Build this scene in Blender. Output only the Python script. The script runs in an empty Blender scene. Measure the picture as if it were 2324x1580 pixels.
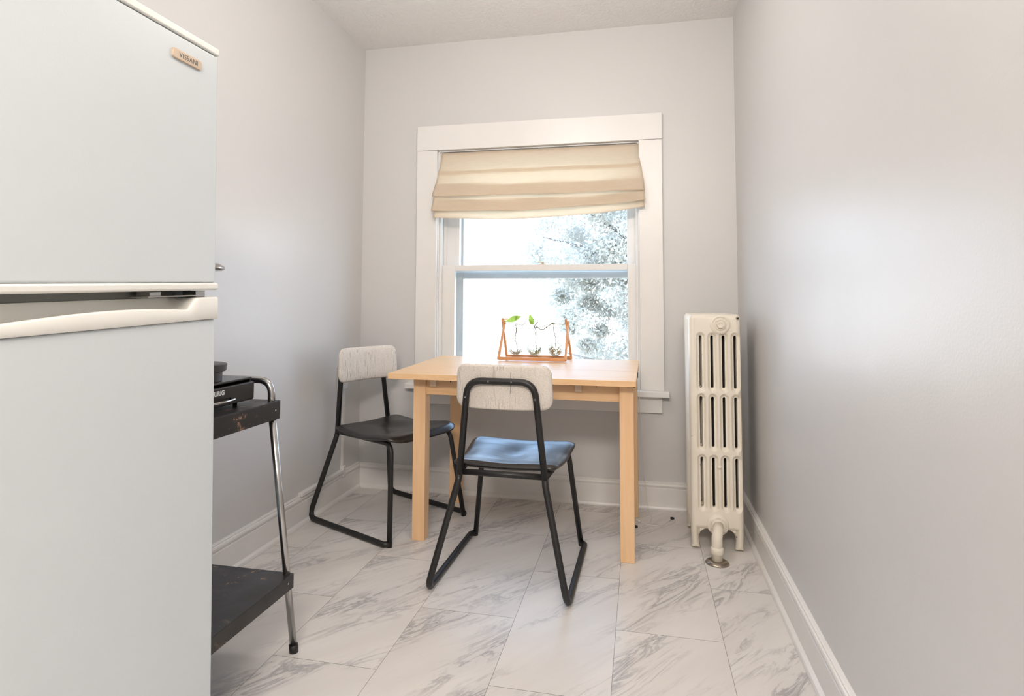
import bpy, bmesh, math, random
from mathutils import Vector, Matrix
random.seed(7)
R = math.radians
col = bpy.context.scene.collection
scn = bpy.context.scene

# ------------------------------------------------------------------ camera
cam_d = bpy.data.cameras.new('camera'); cam = bpy.data.objects.new('camera', cam_d); col.objects.link(cam)
cr = Vector((.9779251, .20892916, .00333195)); cu = Vector((.00845555, -.05550012, .99842288)); cf = Vector((-.20878458, .97635462, .05604157))
CP = Vector((1.60488, -3.244454, 1.065713))
M = Matrix((cr, cu, -cf)).transposed().to_4x4(); M.translation = CP
cam.matrix_world = M
cam_d.sensor_width = 36; cam_d.lens = 36*1359.798/2324
cam_d.shift_y = -(790-605.36)/2324; cam_d.shift_x = 0
cam_d.clip_start = .05
scn.camera = cam

# ------------------------------------------------------------------ colour management
vs = scn.view_settings
vs.view_transform = 'Standard'; vs.look = 'None'; vs.gamma = 1; vs.use_curve_mapping = False
vs.exposure = 0.22

# ------------------------------------------------------------------ world: bright hazy blue-white sky
w = bpy.data.worlds.new('sky'); scn.world = w; w.use_nodes = True
nt = w.node_tree; nt.nodes.clear()
tc = nt.nodes.new('ShaderNodeTexCoord'); sx = nt.nodes.new('ShaderNodeSeparateXYZ'); rp = nt.nodes.new('ShaderNodeValToRGB')
bg = nt.nodes.new('ShaderNodeBackground'); ow = nt.nodes.new('ShaderNodeOutputWorld')
nt.links.new(tc.outputs['Generated'], sx.inputs[0]); nt.links.new(sx.outputs['Z'], rp.inputs[0])
rp.color_ramp.elements[0].position = 0.0; rp.color_ramp.elements[0].color = (.86, .93, 1, 1)
rp.color_ramp.elements[1].position = .30; rp.color_ramp.elements[1].color = (.42, .66, 1, 1)
nt.links.new(rp.outputs[0], bg.inputs[0]); bg.inputs[1].default_value = 6.8
nt.links.new(bg.outputs[0], ow.inputs[0])

# ------------------------------------------------------------------ lights
def area(name, loc, rot, sx_, sy_, power, colr, portal=False):
    l = bpy.data.lights.new(name, 'AREA'); l.shape = 'RECTANGLE'; l.size = sx_; l.size_y = sy_
    l.energy = power; l.color = colr
    o = bpy.data.objects.new(name, l); col.objects.link(o); o.location = loc; o.rotation_euler = rot
    if portal: l.cycles.is_portal = True
    return o
area('window_sky_portal', (1.04, .20, 1.26), (R(-90), 0, 0), 1.14, 1.36, 1, (1, 1, 1), True)
area('rear_fill_light', (1.62, -4.3, 2.39), (R(52), 0, R(14)), 1.1, .36, 54, (1, .91, .82))  # unseen fill added behind the camera, tilted toward the back wall
pl = bpy.data.lights.new('nook_fill_light', 'POINT'); pl.energy = 13; pl.color = (1, .93, .87); pl.shadow_soft_size = .16  # unseen fill added above the view, standing in for bounced flash
po = bpy.data.objects.new('nook_fill_light', pl); col.objects.link(po); po.location = (1.12, -1.35, 2.20)

# ------------------------------------------------------------------ materials
class N:
    def __init__(s, name):
        s.m = bpy.data.materials.new(name); s.m.use_nodes = True; s.t = s.m.node_tree
        s.b = s.t.nodes['Principled BSDF']; s.o = s.t.nodes['Material Output']
    def n(s, t, **k):
        x = s.t.nodes.new(t)
        for a, v in k.items(): setattr(x, a, v)
        return x
    def l(s, a, b): s.t.links.new(a, b)
    def co(s, kind='Object', scale=(1, 1, 1), rot=(0, 0, 0), loc=(0, 0, 0)):
        c = s.n('ShaderNodeTexCoord'); mp = s.n('ShaderNodeMapping')
        mp.inputs['Scale'].default_value = scale; mp.inputs['Rotation'].default_value = rot; mp.inputs['Location'].default_value = loc
        s.l(c.outputs[kind], mp.inputs[0]); return mp.outputs[0]
    def noise(s, vec, scale, detail=4, rough=.5, dist=0):
        x = s.n('ShaderNodeTexNoise'); x.inputs['Scale'].default_value = scale; x.inputs['Detail'].default_value = detail
        x.inputs['Roughness'].default_value = rough; x.inputs['Distortion'].default_value = dist
        s.l(vec, x.inputs['Vector']); return x.outputs['Fac']
    def ramp(s, fac, stops):
        x = s.n('ShaderNodeValToRGB'); e = x.color_ramp.elements
        while len(e) < len(stops): e.new(.5)
        for i, (p, c) in enumerate(stops):
            e[i].position = p; e[i].color = (c[0], c[1], c[2], 1) if not isinstance(c, (int, float)) else (c, c, c, 1)
        s.l(fac, x.inputs[0]); return x.outputs[0]
    def math(s, op, a, b=None, c=None):
        x = s.n('ShaderNodeMath', operation=op)
        for i, v in enumerate((a, b, c)):
            if v is None: continue
            if isinstance(v, (int, float)): x.inputs[i].default_value = v
            else: s.l(v, x.inputs[i])
        return x.outputs[0]
    def mix(s, fac, a, b):
        x = s.n('ShaderNodeMix', data_type='RGBA')
        for i, v in ((0, fac), (6, a), (7, b)):
            if isinstance(v, tuple): x.inputs[i].default_value = (v[0], v[1], v[2], 1)
            elif isinstance(v, (int, float)): x.inputs[i].default_value = v
            else: s.l(v, x.inputs[i])
        return x.outputs[2]
    def bump(s, h, strength=.2, dist=.01):
        x = s.n('ShaderNodeBump'); x.inputs['Strength'].default_value = strength; x.inputs['Distance'].default_value = dist
        s.l(h, x.inputs['Height']); s.l(x.outputs[0], s.b.inputs['Normal'])

def basic(name, c, rough=.5, metal=0., var=.04, scale=8, bump=0, bscale=60, spec=.5):
    k = N(name); v = k.co()
    f = k.noise(v, scale, 3)
    lo = tuple(x*(1-var) for x in c); hi = tuple(min(1, x*(1+var)) for x in c)
    k.l(k.ramp(f, [(.3, lo), (.7, hi)]), k.b.inputs['Base Color'])
    k.b.inputs['Roughness'].default_value = rough; k.b.inputs['Metallic'].default_value = metal
    k.b.inputs['Specular IOR Level'].default_value = spec
    if bump: k.bump(k.noise(v, bscale, 3), bump, .002)
    return k.m

def wall_mat(name, c, rough=.32):
    k = N(name); v = k.co()
    k.l(k.ramp(k.noise(v, 1.6, 2), [(.3, tuple(x*.985 for x in c)), (.7, c)]), k.b.inputs['Base Color'])
    k.b.inputs['Roughness'].default_value = rough
    h = k.math('ADD', k.math('MULTIPLY', k.noise(v, 4, 2), 2.2), k.math('MULTIPLY', k.noise(v, 170, 2), .14))
    k.bump(h, .25, .006)
    return k.m
M_wall = wall_mat('grey_wall_paint', (.66, .652, .648), .40)
M_trim = basic('white_trim_paint', (.81, .795, .775), .32, var=.015, bump=.1, bscale=25)

def ceiling_mat():
    k = N('textured_ceiling_plaster'); v = k.co()
    k.b.inputs['Base Color'].default_value = (.94, .93, .92, 1); k.b.inputs['Roughness'].default_value = .75
    h = k.math('ADD', k.ramp(k.noise(v, 28, 5, .6, 1.2), [(.42, 0), (.6, 1)]), k.math('MULTIPLY', k.noise(v, 90, 3), .4))
    k.bump(h, .5, .006); return k.m
M_ceil = ceiling_mat()

def floor_mat():
    k = N('marble_look_vinyl_tiles')
    c = k.n('ShaderNodeTexCoord'); s = k.n('ShaderNodeSeparateXYZ'); k.l(c.outputs['Object'], s.inputs[0])
    u = k.math('DIVIDE', k.math('SUBTRACT', s.outputs[0], .518-3.3348), .33348)
    iu = k.math('FLOOR', u); fu = k.math('SUBTRACT', u, iu)
    par = k.math('MODULO', iu, 2.0)                       # column index 10 (x=.518) -> even
    v = k.math('ADD', k.math('DIVIDE', k.math('SUBTRACT', s.outputs[1], -1.573-7.2), .72), k.math('MULTIPLY', par, .5))
    iv = k.math('FLOOR', v); fv = k.math('SUBTRACT', v, iv)
    def edge(f, wd):
        return k.math('LESS_THAN', k.math('MINIMUM', f, k.math('SUBTRACT', 1.0, f)), wd)
    line = k.math('MAXIMUM', edge(fu, .0026), edge(fv, .0014))
    # per-tile offset of the vein pattern
    comb = k.n('ShaderNodeCombineXYZ'); k.l(k.math('MULTIPLY', iu, 3.71), comb.inputs[0]); k.l(k.math('MULTIPLY', iv, 5.13), comb.inputs[1])
    k.l(k.math('MULTIPLY', k.math('ADD', iu, iv), 1.37), comb.inputs[2])
    add = k.n('ShaderNodeVectorMath', operation='ADD'); k.l(c.outputs['Object'], add.inputs[0]); k.l(comb.outputs[0], add.inputs[1])
    mp = k.n('ShaderNodeMapping'); mp.vector_type = 'TEXTURE'; mp.inputs['Rotation'].default_value = (0, 0, R(52)); mp.inputs['Scale'].default_value = (1, .2, 1)
    k.l(add.outputs[0], mp.inputs[0]); vec = mp.outputs[0]
    n1 = k.noise(vec, 3.2, 7, .66, .9)
    n2 = k.noise(vec, 1.4, 3, .5, .3)
    n3 = k.noise(vec, 8.0, 8, .72, 1.4)
    rid = k.math('ABSOLUTE', k.math('SUBTRACT', n1, .5))
    vein = k.ramp(rid, [(0, 1), (.014, .7), (.055, 0)])
    mask = k.ramp(n2, [(.46, 0), (.63, 1)])
    fine = k.math('MULTIPLY', k.ramp(n3, [(.57, 0), (.70, 1)]), k.ramp(n2, [(.42, .1), (.6, 1)]))
    vv = k.math('MULTIPLY', vein, mask)
    colr = k.ramp(k.noise(vec, 1.1, 4, .6), [(.3, (.70, .665, .635)), (.7, (.80, .77, .74))])
    colr = k.mix(k.math('MULTIPLY', k.ramp(n2, [(.5, 0), (.8, 1)]), .35), colr, (.52, .50, .49))
    colr = k.mix(k.math('MULTIPLY', vv, .72), colr, (.24, .235, .245))
    colr = k.mix(k.math('MULTIPLY', fine, .6), colr, (.34, .33, .335))
    colr = k.mix(k.math('MULTIPLY', line, .72), colr, (.10, .095, .09))
    k.l(colr, k.b.inputs['Base Color'])
    k.b.inputs['Roughness'].default_value = .34
    k.bump(k.math('ADD', k.math('MULTIPLY', line, -1.0), k.math('MULTIPLY', k.noise(vec, 12, 3), .12)), .25, .002)
    return k.m
M_floor = floor_mat()

def wood_mat(name, c1, c2, rough=.35, axis=0, spec=.5):
    k = N(name); sc = [9, 9, 9]; sc[axis] = .7
    v = k.co(scale=tuple(sc))
    f = k.noise(v, 4.5, 8, .62, .6)
    k.l(k.ramp(f, [(.3, c1), (.7, c2)]), k.b.inputs['Base Color'])
    k.b.inputs['Roughness'].default_value = rough; k.b.inputs['Specular IOR Level'].default_value = spec
    k.bump(f, .05, .002); return k.m
M_woodx = wood_mat('birch_wood_lengthwise', (.78, .49, .26), (.88, .60, .35), .36, 0, .3)
M_woodz = wood_mat('birch_wood_upright', (.82, .52, .28), (.90, .61, .36), .38, 2, .35)
M_pale = basic('pale_unfinished_wood', (.80, .62, .44), .5)
M_stand = wood_mat('orange_beech_wood', (.58, .26, .11), (.70, .36, .17), .4, 0)
M_standy = wood_mat('orange_beech_wood_upright', (.58, .26, .11), (.72, .38, .18), .4, 2)

M_tube = basic('matte_black_steel', (.013, .0125, .0125), .42, bump=.12, bscale=140)
M_screw = basic('dull_screw_steel', (.18, .18, .18), .35, .9)
def seat_mat():
    k = N('glossy_black_seat_lacquer'); v = k.co(scale=(1, 6, 1))
    k.b.inputs['Base Color'].default_value = (.014, .012, .011, 1)
    k.l(k.ramp(k.noise(v, 5, 3, .5), [(.3, .27), (.75, .36)]), k.b.inputs['Roughness'])
    k.b.inputs['Specular IOR Level'].default_value = .8
    k.bump(k.noise(k.co(scale=(3, 30, 3)), 6, 3), .02, .001)
    return k.m
M_seat = seat_mat()
def pad_mat():
    k = N('slubbed_beige_linen')
    streak = k.noise(k.co(scale=(170, 170, 11)), 1.0, 3, .7)
    patch = k.noise(k.co(scale=(8, 8, 5)), 1.0, 2)
    weave = k.noise(k.co(scale=(260, 260, 420)), 1.0, 1)
    base = k.ramp(weave, [(.3, (.64, .575, .51)), (.7, (.80, .745, .68))])
    m = k.math('MULTIPLY', k.ramp(streak, [(.55, 0), (.66, 1)]), k.ramp(patch, [(.40, .12), (.62, 1)]))
    k.l(k.mix(k.math('MULTIPLY', m, .85), base, (.20, .165, .14)), k.b.inputs['Base Color'])
    k.b.inputs['Roughness'].default_value = .9; k.b.inputs['Specular IOR Level'].default_value = .15
    k.bump(k.math('SUBTRACT', weave, m), .4, .001); return k.m
M_pad = pad_mat()
M_dark = basic('black_recess', (.006, .006, .006), .8)

def radiator_mat():
    k = N('cream_radiator_enamel'); v = k.co()
    c = k.ramp(k.noise(v, 7, 3), [(.3, (.79, .725, .61)), (.7, (.85, .79, .69))])
    chips = k.ramp(k.noise(v, 55, 3, .6), [(.735, 0), (.75, 1)])
    c = k.mix(k.math('MULTIPLY', chips, .8), c, (.12, .08, .05))
    k.l(c, k.b.inputs['Base Color']); k.b.inputs['Roughness'].default_value = .42
    k.bump(k.noise(v, 60, 4), .12, .003); return k.m
M_rad = radiator_mat()
M_nickel = basic('worn_nickel', (.42, .37, .31), .3, 1., var=.2, scale=30)
M_chrome = basic('chrome', (.50, .49, .48), .22, 1., var=.08, scale=20)
def cart_mat():
    k = N('scuffed_black_enamel'); v = k.co()
    f = k.math('MULTIPLY', k.ramp(k.noise(v, 26, 8, .72, .4), [(.57, 0), (.62, 1)]), k.ramp(k.noise(v, 7, 3), [(.44, 0), (.60, 1)]))
    c = k.mix(f, (.022, .019, .017), (.30, .17, .11))
    k.l(c, k.b.inputs['Base Color']); k.l(k.ramp(k.noise(v, 9, 4), [(.3, .30), (.7, .5)]), k.b.inputs['Roughness'])
    k.bump(k.noise(v, 40, 4), .15, .002); return k.m
M_cart = cart_mat()
M_rubber = basic('black_rubber', (.012, .012, .012), .55)
M_blackpl = basic('black_plastic', (.016, .015, .015), .28)
M_greypl = basic('dark_grey_plastic', (.055, .055, .058), .4)
M_letter = basic('white_print', (.80, .80, .80), .5)
def fridge_mat(name, c, bs):
    k = N(name); v = k.co()
    k.l(k.ramp(k.noise(v, 3, 2), [(.3, tuple(x*.985 for x in c)), (.7, c)]), k.b.inputs['Base Color'])
    k.b.inputs['Roughness'].default_value = .36
    k.bump(k.noise(v, 220, 2), bs, .001); return k.m
M_fridge = fridge_mat('white_textured_enamel', (.64, .685, .71), .12)
M_ftrim = fridge_mat('ivory_plastic_trim', (.82, .81, .765), .02)
M_gasket = basic('grey_door_gasket', (.20, .20, .19), .6)
M_badge = basic('champagne_badge', (.62, .50, .38), .3, .55)
M_badgetxt = basic('grey_engraved_letters', (.12, .11, .10), .45)

def fabric_mat():
    k = N('translucent_cream_linen')
    c = k.ramp(k.noise(k.co(scale=(3, 3, 60)), 6, 4), [(.3, (.86, .76, .63)), (.7, (.92, .83, .71))])
    k.b.inputs['Roughness'].default_value = .9; k.b.inputs['Specular IOR Level'].default_value = .1
    k.l(c, k.b.inputs['Base Color'])
    k.bump(k.math('ADD', k.noise(k.co(scale=(40, 40, 300)), 3, 2), k.noise(k.co(scale=(300, 40, 40)), 3, 2)), .2, .001)
    tr = k.n('ShaderNodeBsdfTranslucent'); k.l(k.mix(.5, c, (.95, .85, .70)), tr.inputs[0])
    mx = k.n('ShaderNodeMixShader'); mx.inputs[0].default_value = .48
    k.l(k.b.outputs[0], mx.inputs[1]); k.l(tr.outputs[0], mx.inputs[2]); k.l(mx.outputs[0], k.o.inputs[0])
    return k.m
M_fabric = fabric_mat()
M_cord = basic('white_nylon_cord', (.82, .80, .77), .6)

def glass_mat(name, rim, refl=.09, tint=(.98, .99, 1)):
    k = N(name)
    lw = k.n('ShaderNodeLayerWeight'); lw.inputs[0].default_value = .35
    tr = k.n('ShaderNodeBsdfTransparent'); gl = k.n('ShaderNodeBsdfGlossy'); gl.inputs['Roughness'].default_value = .02
    k.l(k.ramp(lw.outputs['Facing'], [(.30, tint), (.72, tuple(max(x, .3) for x in rim)), (.95, rim)]), tr.inputs[0])
    f = k.math('ADD', k.math('MULTIPLY', lw.outputs['Fresnel'], .5), refl*.4)
    mx = k.n('ShaderNodeMixShader'); k.l(k.math('MINIMUM', f, .5), mx.inputs[0]); k.l(tr.outputs[0], mx.inputs[1]); k.l(gl.outputs[0], mx.inputs[2])
    k.l(mx.outputs[0], k.o.inputs[0]); return k.m
M_pane = glass_mat('window_glass', (.9, .93, .92), .05)
M_flask = glass_mat('clear_flask_glass', (.02, .025, .025))
M_water = glass_mat('water', (.55, .60, .55), .05, (.93, .97, .93))
M_storm = basic('weathered_grey_storm_frame', (.46, .42, .37), .6)

def leaf_mat(name, c1, c2, t=.45):
    k = N(name); c = k.ramp(k.noise(k.co(), 30, 3), [(.3, c1), (.7, c2)])
    k.l(c, k.b.inputs['Base Color']); k.b.inputs['Roughness'].default_value = .45
    tr = k.n('ShaderNodeBsdfTranslucent'); k.l(c, tr.inputs[0])
    mx = k.n('ShaderNodeMixShader'); mx.inputs[0].default_value = t
    k.l(k.b.outputs[0], mx.inputs[1]); k.l(tr.outputs[0], mx.inputs[2]); k.l(mx.outputs[0], k.o.inputs[0]); return k.m
M_leaf = leaf_mat('bright_vine_leaf', (.30, .46, .06), (.44, .58, .12))
M_leafdry = leaf_mat('drying_leaf_tip', (.72, .36, .16), (.80, .46, .24))
M_vine = basic('vine_stem', (.17, .15, .05), .6, var=.3, scale=60)
M_root = basic('brown_root', (.22, .13, .07), .7, var=.3, scale=90)
M_foliage = leaf_mat('pale_evergreen_leaves', (.36, .33, .27), (.52, .47, .39), .45)
M_bark = basic('grey_bark', (.16, .14, .12), .9, var=.3, scale=14, bump=.6, bscale=30)
M_ground = basic('sunlit_ground', (.60, .62, .55), .9, var=.1)

# ------------------------------------------------------------------ mesh helpers
def box(bm, x0, x1, y0, y1, z0, z1):
    vs_ = [bm.verts.new((x, y, z)) for z in (z0, z1) for (x, y) in ((x0, y0), (x1, y0), (x1, y1), (x0, y1))]
    for f in ((3, 2, 1, 0), (4, 5, 6, 7), (0, 1, 5, 4), (1, 2, 6, 5), (2, 3, 7, 6), (3, 0, 4, 7)):
        bm.faces.new([vs_[i] for i in f])
    return vs_
def newbm(): return bmesh.new()
def obj(name, bm, mat, parent=None, smooth=False, bevel=0, loc=None, seg=2):
    bmesh.ops.recalc_face_normals(bm, faces=bm.faces)
    me = bpy.data.meshes.new(name); bm.to_mesh(me); bm.free()
    me.materials.append(mat)
    if smooth:
        for p in me.polygons: p.use_smooth = True
    o = bpy.data.objects.new(name, me); col.objects.link(o)
    if parent: o.parent = parent
    if loc: o.location = loc
    if bevel:
        m = o.modifiers.new('bevel', 'BEVEL'); m.width = bevel; m.segments = seg; m.limit_method = 'ANGLE'; m.angle_limit = R(40)
        for p in me.polygons: p.use_smooth = True
        m.harden_normals = True
    return o
def bx(name, dims, mat, parent=None, bevel=.002):
    bm = newbm(); box(bm, *dims); return obj(name, bm, mat, parent, bevel=bevel)
def boxes(name, L, mat, parent=None, bevel=.002):
    bm = newbm()
    for d in L: box(bm, *d)
    return obj(name, bm, mat, parent, bevel=bevel)
def thing(name, label, cat, loc=(0, 0, 0), rotz=0, group=None):
    o = bpy.data.objects.new(name, None); col.objects.link(o); o.empty_display_size = .1
    o.location = loc; o.rotation_euler = (0, 0, rotz); o['label'] = label; o['category'] = cat
    if group: o['group'] = group
    return o
def struct(o, label=None):
    o['kind'] = 'structure'
    if label: o['label'] = label
    return o

def fillet(pts, rads, n=6):
    """round the inner corners of a polyline"""
    out = [Vector(pts[0])]
    for i in range(1, len(pts)-1):
        a, b, c = Vector(pts[i-1]), Vector(pts[i]), Vector(pts[i+1]); r = rads[i-1] if isinstance(rads, (list, tuple)) else rads
        d1 = (a-b).normalized(); d2 = (c-b).normalized(); ang = d1.angle(d2)
        if r <= 0 or ang > 3.1: out.append(b); continue
        t = min(r/math.tan(ang/2), (a-b).length*.49, (c-b).length*.49)
        p0, p1 = b+d1*t, b+d2*t
        for k in range(n+1):
            s = k/n; out.append(p0*(1-s)**2 + b*2*s*(1-s) + p1*s*s)
    out.append(Vector(pts[-1])); return out
def tube(bm, pts, r, seg=14, caps=True):
    pts = [Vector(p) for p in pts]; rr = r if isinstance(r, (list, tuple)) else [r]*len(pts)
    q = [pts[0]]; q2 = [rr[0]]
    for p, x in zip(pts[1:], rr[1:]):
        if (p-q[-1]).length > 1e-6: q.append(p); q2.append(x)
    pts, rr = q, q2
    T = [(pts[min(i+1, len(pts)-1)]-pts[max(i-1, 0)]).normalized() for i in range(len(pts))]
    up = Vector((0, 0, 1)) if abs(T[0].z) < .9 else Vector((1, 0, 0))
    nrm = (up - T[0]*up.dot(T[0])).normalized(); rings = []
    for p, t, x in zip(pts, T, rr):
        nrm = (nrm - t*nrm.dot(t)).normalized(); bn = t.cross(nrm)
        rings.append([bm.verts.new(p+(nrm*math.cos(a)+bn*math.sin(a))*x) for a in [2*math.pi*k/seg for k in range(seg)]])
    for A, B in zip(rings, rings[1:]):
        for k in range(seg): bm.faces.new((A[k], A[(k+1) % seg], B[(k+1) % seg], B[k]))
    if caps: bm.faces.new(rings[0][::-1]); bm.faces.new(rings[-1])
def tubeo(name, pts, r, mat, parent=None, seg=14):
    bm = newbm(); tube(bm, pts, r, seg); o = obj(name, bm, mat, parent, smooth=True)
    return o
def lathe(bm, prof, c=(0, 0, 0), axis='z', seg=32, close=False):
    """prof: list of (radius, height)"""
    rings = []
    for r, h in prof:
        ring = []
        for k in range(seg):
            a = 2*math.pi*k/seg; p = (r*math.cos(a), r*math.sin(a), h)
            if axis == 'y': p = (p[0], p[2], p[1])
            if axis == 'x': p = (p[2], p[0], p[1])
            ring.append(bm.verts.new((p[0]+c[0], p[1]+c[1], p[2]+c[2])))
        rings.append(ring)
    for A, B in zip(rings, rings[1:]):
        for k in range(seg): bm.faces.new((A[k], A[(k+1) % seg], B[(k+1) % seg], B[k]))
    if close: bm.faces.new(rings[0][::-1]); bm.faces.new(rings[-1])
def extrude_profile(bm, prof, a, b):
    """prof: list of 3d-offset pairs given as (out, up); a,b: functions mapping (out, up) to 3d"""
    A = [bm.verts.new(a(*p)) for p in prof]; B = [bm.verts.new(b(*p)) for p in prof]
    n = len(prof)
    for i in range(n): bm.faces.new((A[i], A[(i+1) % n], B[(i+1) % n], B[i]))
    bm.faces.new(A[::-1]); bm.faces.new(B)
def text_mesh(name, body, size, mat, parent, matrix, depth=.0006, sp=1.0, bold=0):
    c = bpy.data.curves.new(name+'_curve', 'FONT'); c.body = body; c.size = size; c.extrude = depth; c.align_x = 'CENTER'; c.align_y = 'CENTER'
    c.space_character = sp; c.offset = bold
    t = bpy.data.objects.new(name+'_tmp', c); col.objects.link(t)
    dg = bpy.context.evaluated_depsgraph_get(); me = bpy.data.meshes.new_from_object(t.evaluated_get(dg))
    bpy.data.objects.remove(t); bpy.data.curves.remove(c)
    me.materials.clear(); me.materials.append(mat); me.transform(matrix)
    o = bpy.data.objects.new(name, me); col.objects.link(o); o.parent = parent; return o

# ------------------------------------------------------------------ room shell
W, H, YF = 2.094, 2.557, -5.6
struct(bx('floor', (-.12, W+.12, YF-.12, .20, -.1, 0), M_floor, bevel=0))
struct(bx('ceiling', (-.12, W+.12, YF-.12, .20, H, H+.1), M_ceil, bevel=0))
struct(bx('wall_left', (-.12, 0.012, YF, .20, 0, H), M_wall, bevel=0))
struct(bx('wall_right', (W, W+.12, YF, .20, 0, H), M_wall, bevel=0))
struct(bx('wall_front', (0, W, YF-.12, YF, 0, H), M_wall, bevel=0))
OX0, OX1, OZ0, OZ1 = .475, 1.603, .60, 1.920
struct(boxes('wall_back', [(.012, OX0, 0, .20, 0, H), (OX1, W, 0, .20, 0, H), (OX0, OX1, 0, .20, 0, OZ0-.03), (OX0, OX1, 0, .20, OZ1, H)], M_wall, bevel=0))

def base_prof(zb):
    return [(0, 0), (.032, 0), (.032, .006), (.029, .014), (.022, .019), (.018, .021), (.018, zb-.034), (.0145, zb-.031), (.0145, zb-.027), (.019, zb-.024), (.021, zb-.016), (.019, zb-.009), (.014, zb-.007), (.0145, zb-.002), (.010, zb), (0, zb)]
zb = .139
def baseboard(name, fa, fb, zb=zb):
    bm = newbm(); extrude_profile(bm, base_prof(zb), fa, fb); return struct(obj(name, bm, M_trim))
baseboard('baseboard_left', lambda o, u: (.012+o, YF, u), lambda o, u: (.012+o, -o, u))
baseboard('baseboard_right', lambda o, u: (W-o, YF, u), lambda o, u: (W-o, -o, u))
baseboard('baseboard_back', lambda o, u: (.012+o, -o, u), lambda o, u: (W-o, -o, u), .134)

# ------------------------------------------------------------------ window
win = thing('window_1', 'white double-hung window above the table, with wide flat casing', 'window'); struct(win)
T_ = .021
bm = newbm()
for d in ((.355, OX0, -T_, 0, OZ0, 1.921), (OX1, 1.7235, -T_, 0, OZ0, 1.921)): box(bm, *d)
obj('side_casing', bm, M_trim, win, bevel=.0015)
bx('head_casing', (.355, 1.7245, -T_-.003, 0, 1.9222, 2.064), M_trim, win, .0015)
bx('window_stool', (.310, 1.749, -.062, .05, .570, .600), M_trim, win, .004)
bx('apron', (.372, 1.713, -.020, 0, .484, .5695), M_trim, win, .003)
boxes('jamb', [(OX0, OX0+.006, 0, .2, .6, OZ1), (OX1-.006, OX1, 0, .2, .6, OZ1), (OX0, OX1, 0, .2, OZ1-.006, OZ1),
               (OX0+.006, OX0+.018, .012, .046, .6, OZ1-.006), (OX1-.018, OX1-.006, .012, .046, .6, OZ1-.006),
               (OX0+.006, OX0+.026, .086, .094, .6, OZ1-.006), (OX1-.026, OX1-.006, .086, .094, .6, OZ1-.006),
               (OX0+.006, OX0+.022, .132, .16, .6, OZ1-.006), (OX1-.022, OX1-.006, .132, .16, .6, OZ1-.006),
               (OX0, OX1, .05, .2, .57, .60)], M_trim, win, .002)
SX0, SX1 = OX0+.012, OX1-.012
def sash(name, y0, y1, z0, z1, st_l, st_r, rail_t, rail_b):
    ix0, ix1, iz0, iz1 = SX0+st_l, SX1-st_r, z0+rail_b, z1-rail_t
    s = boxes(name, [(SX0, ix0, y0, y1, z0, z1), (ix1, SX1, y0, y1, z0, z1), (ix0, ix1, y0, y1, z0, iz0), (ix0, ix1, y0, y1, iz1, z1)], M_trim, win, .003)
    bx('window_pane', (ix0-.004, ix1+.004, (y0+y1)/2-.002, (y0+y1)/2+.002, iz0-.004, iz1+.004), M_pane, s, 0)
    return s
sash('lower_sash', .048, .084, .602, 1.266, .078, .052, .034, .042)
sash('upper_sash', .095, .130, 1.228, 1.912, .090, .054, .115, .036)
# sash lock on the meeting rail
sl = newbm(); lathe(sl, [(.0, 0), (.016, 0), (.016, .004), (.009, .006), (.008, .012), (.0, .012)], (1.075, .066, 1.266), seg=20)
box(sl, 1.055, 1.095, .052, .080, 1.266, 1.269); box(sl, 1.045, 1.082, .055, .062, 1.275, 1.281)
obj('sash_lock', sl, basic('aged_brass', (.62, .55, .40), .4, .6), win, bevel=.001)
boxes('storm_frame', [(SX0, SX0+.094, .165, .19, .64, 1.86), (SX1-.052, SX1, .165, .19, .64, 1.86), (SX0+.094, SX1-.052, .165, .19, 1.192, 1.245), (SX0, SX1, .165, .19, 1.86, 1.91), (SX0, SX1, .165, .19, .60, .64)], M_storm, win, .002)

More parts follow.
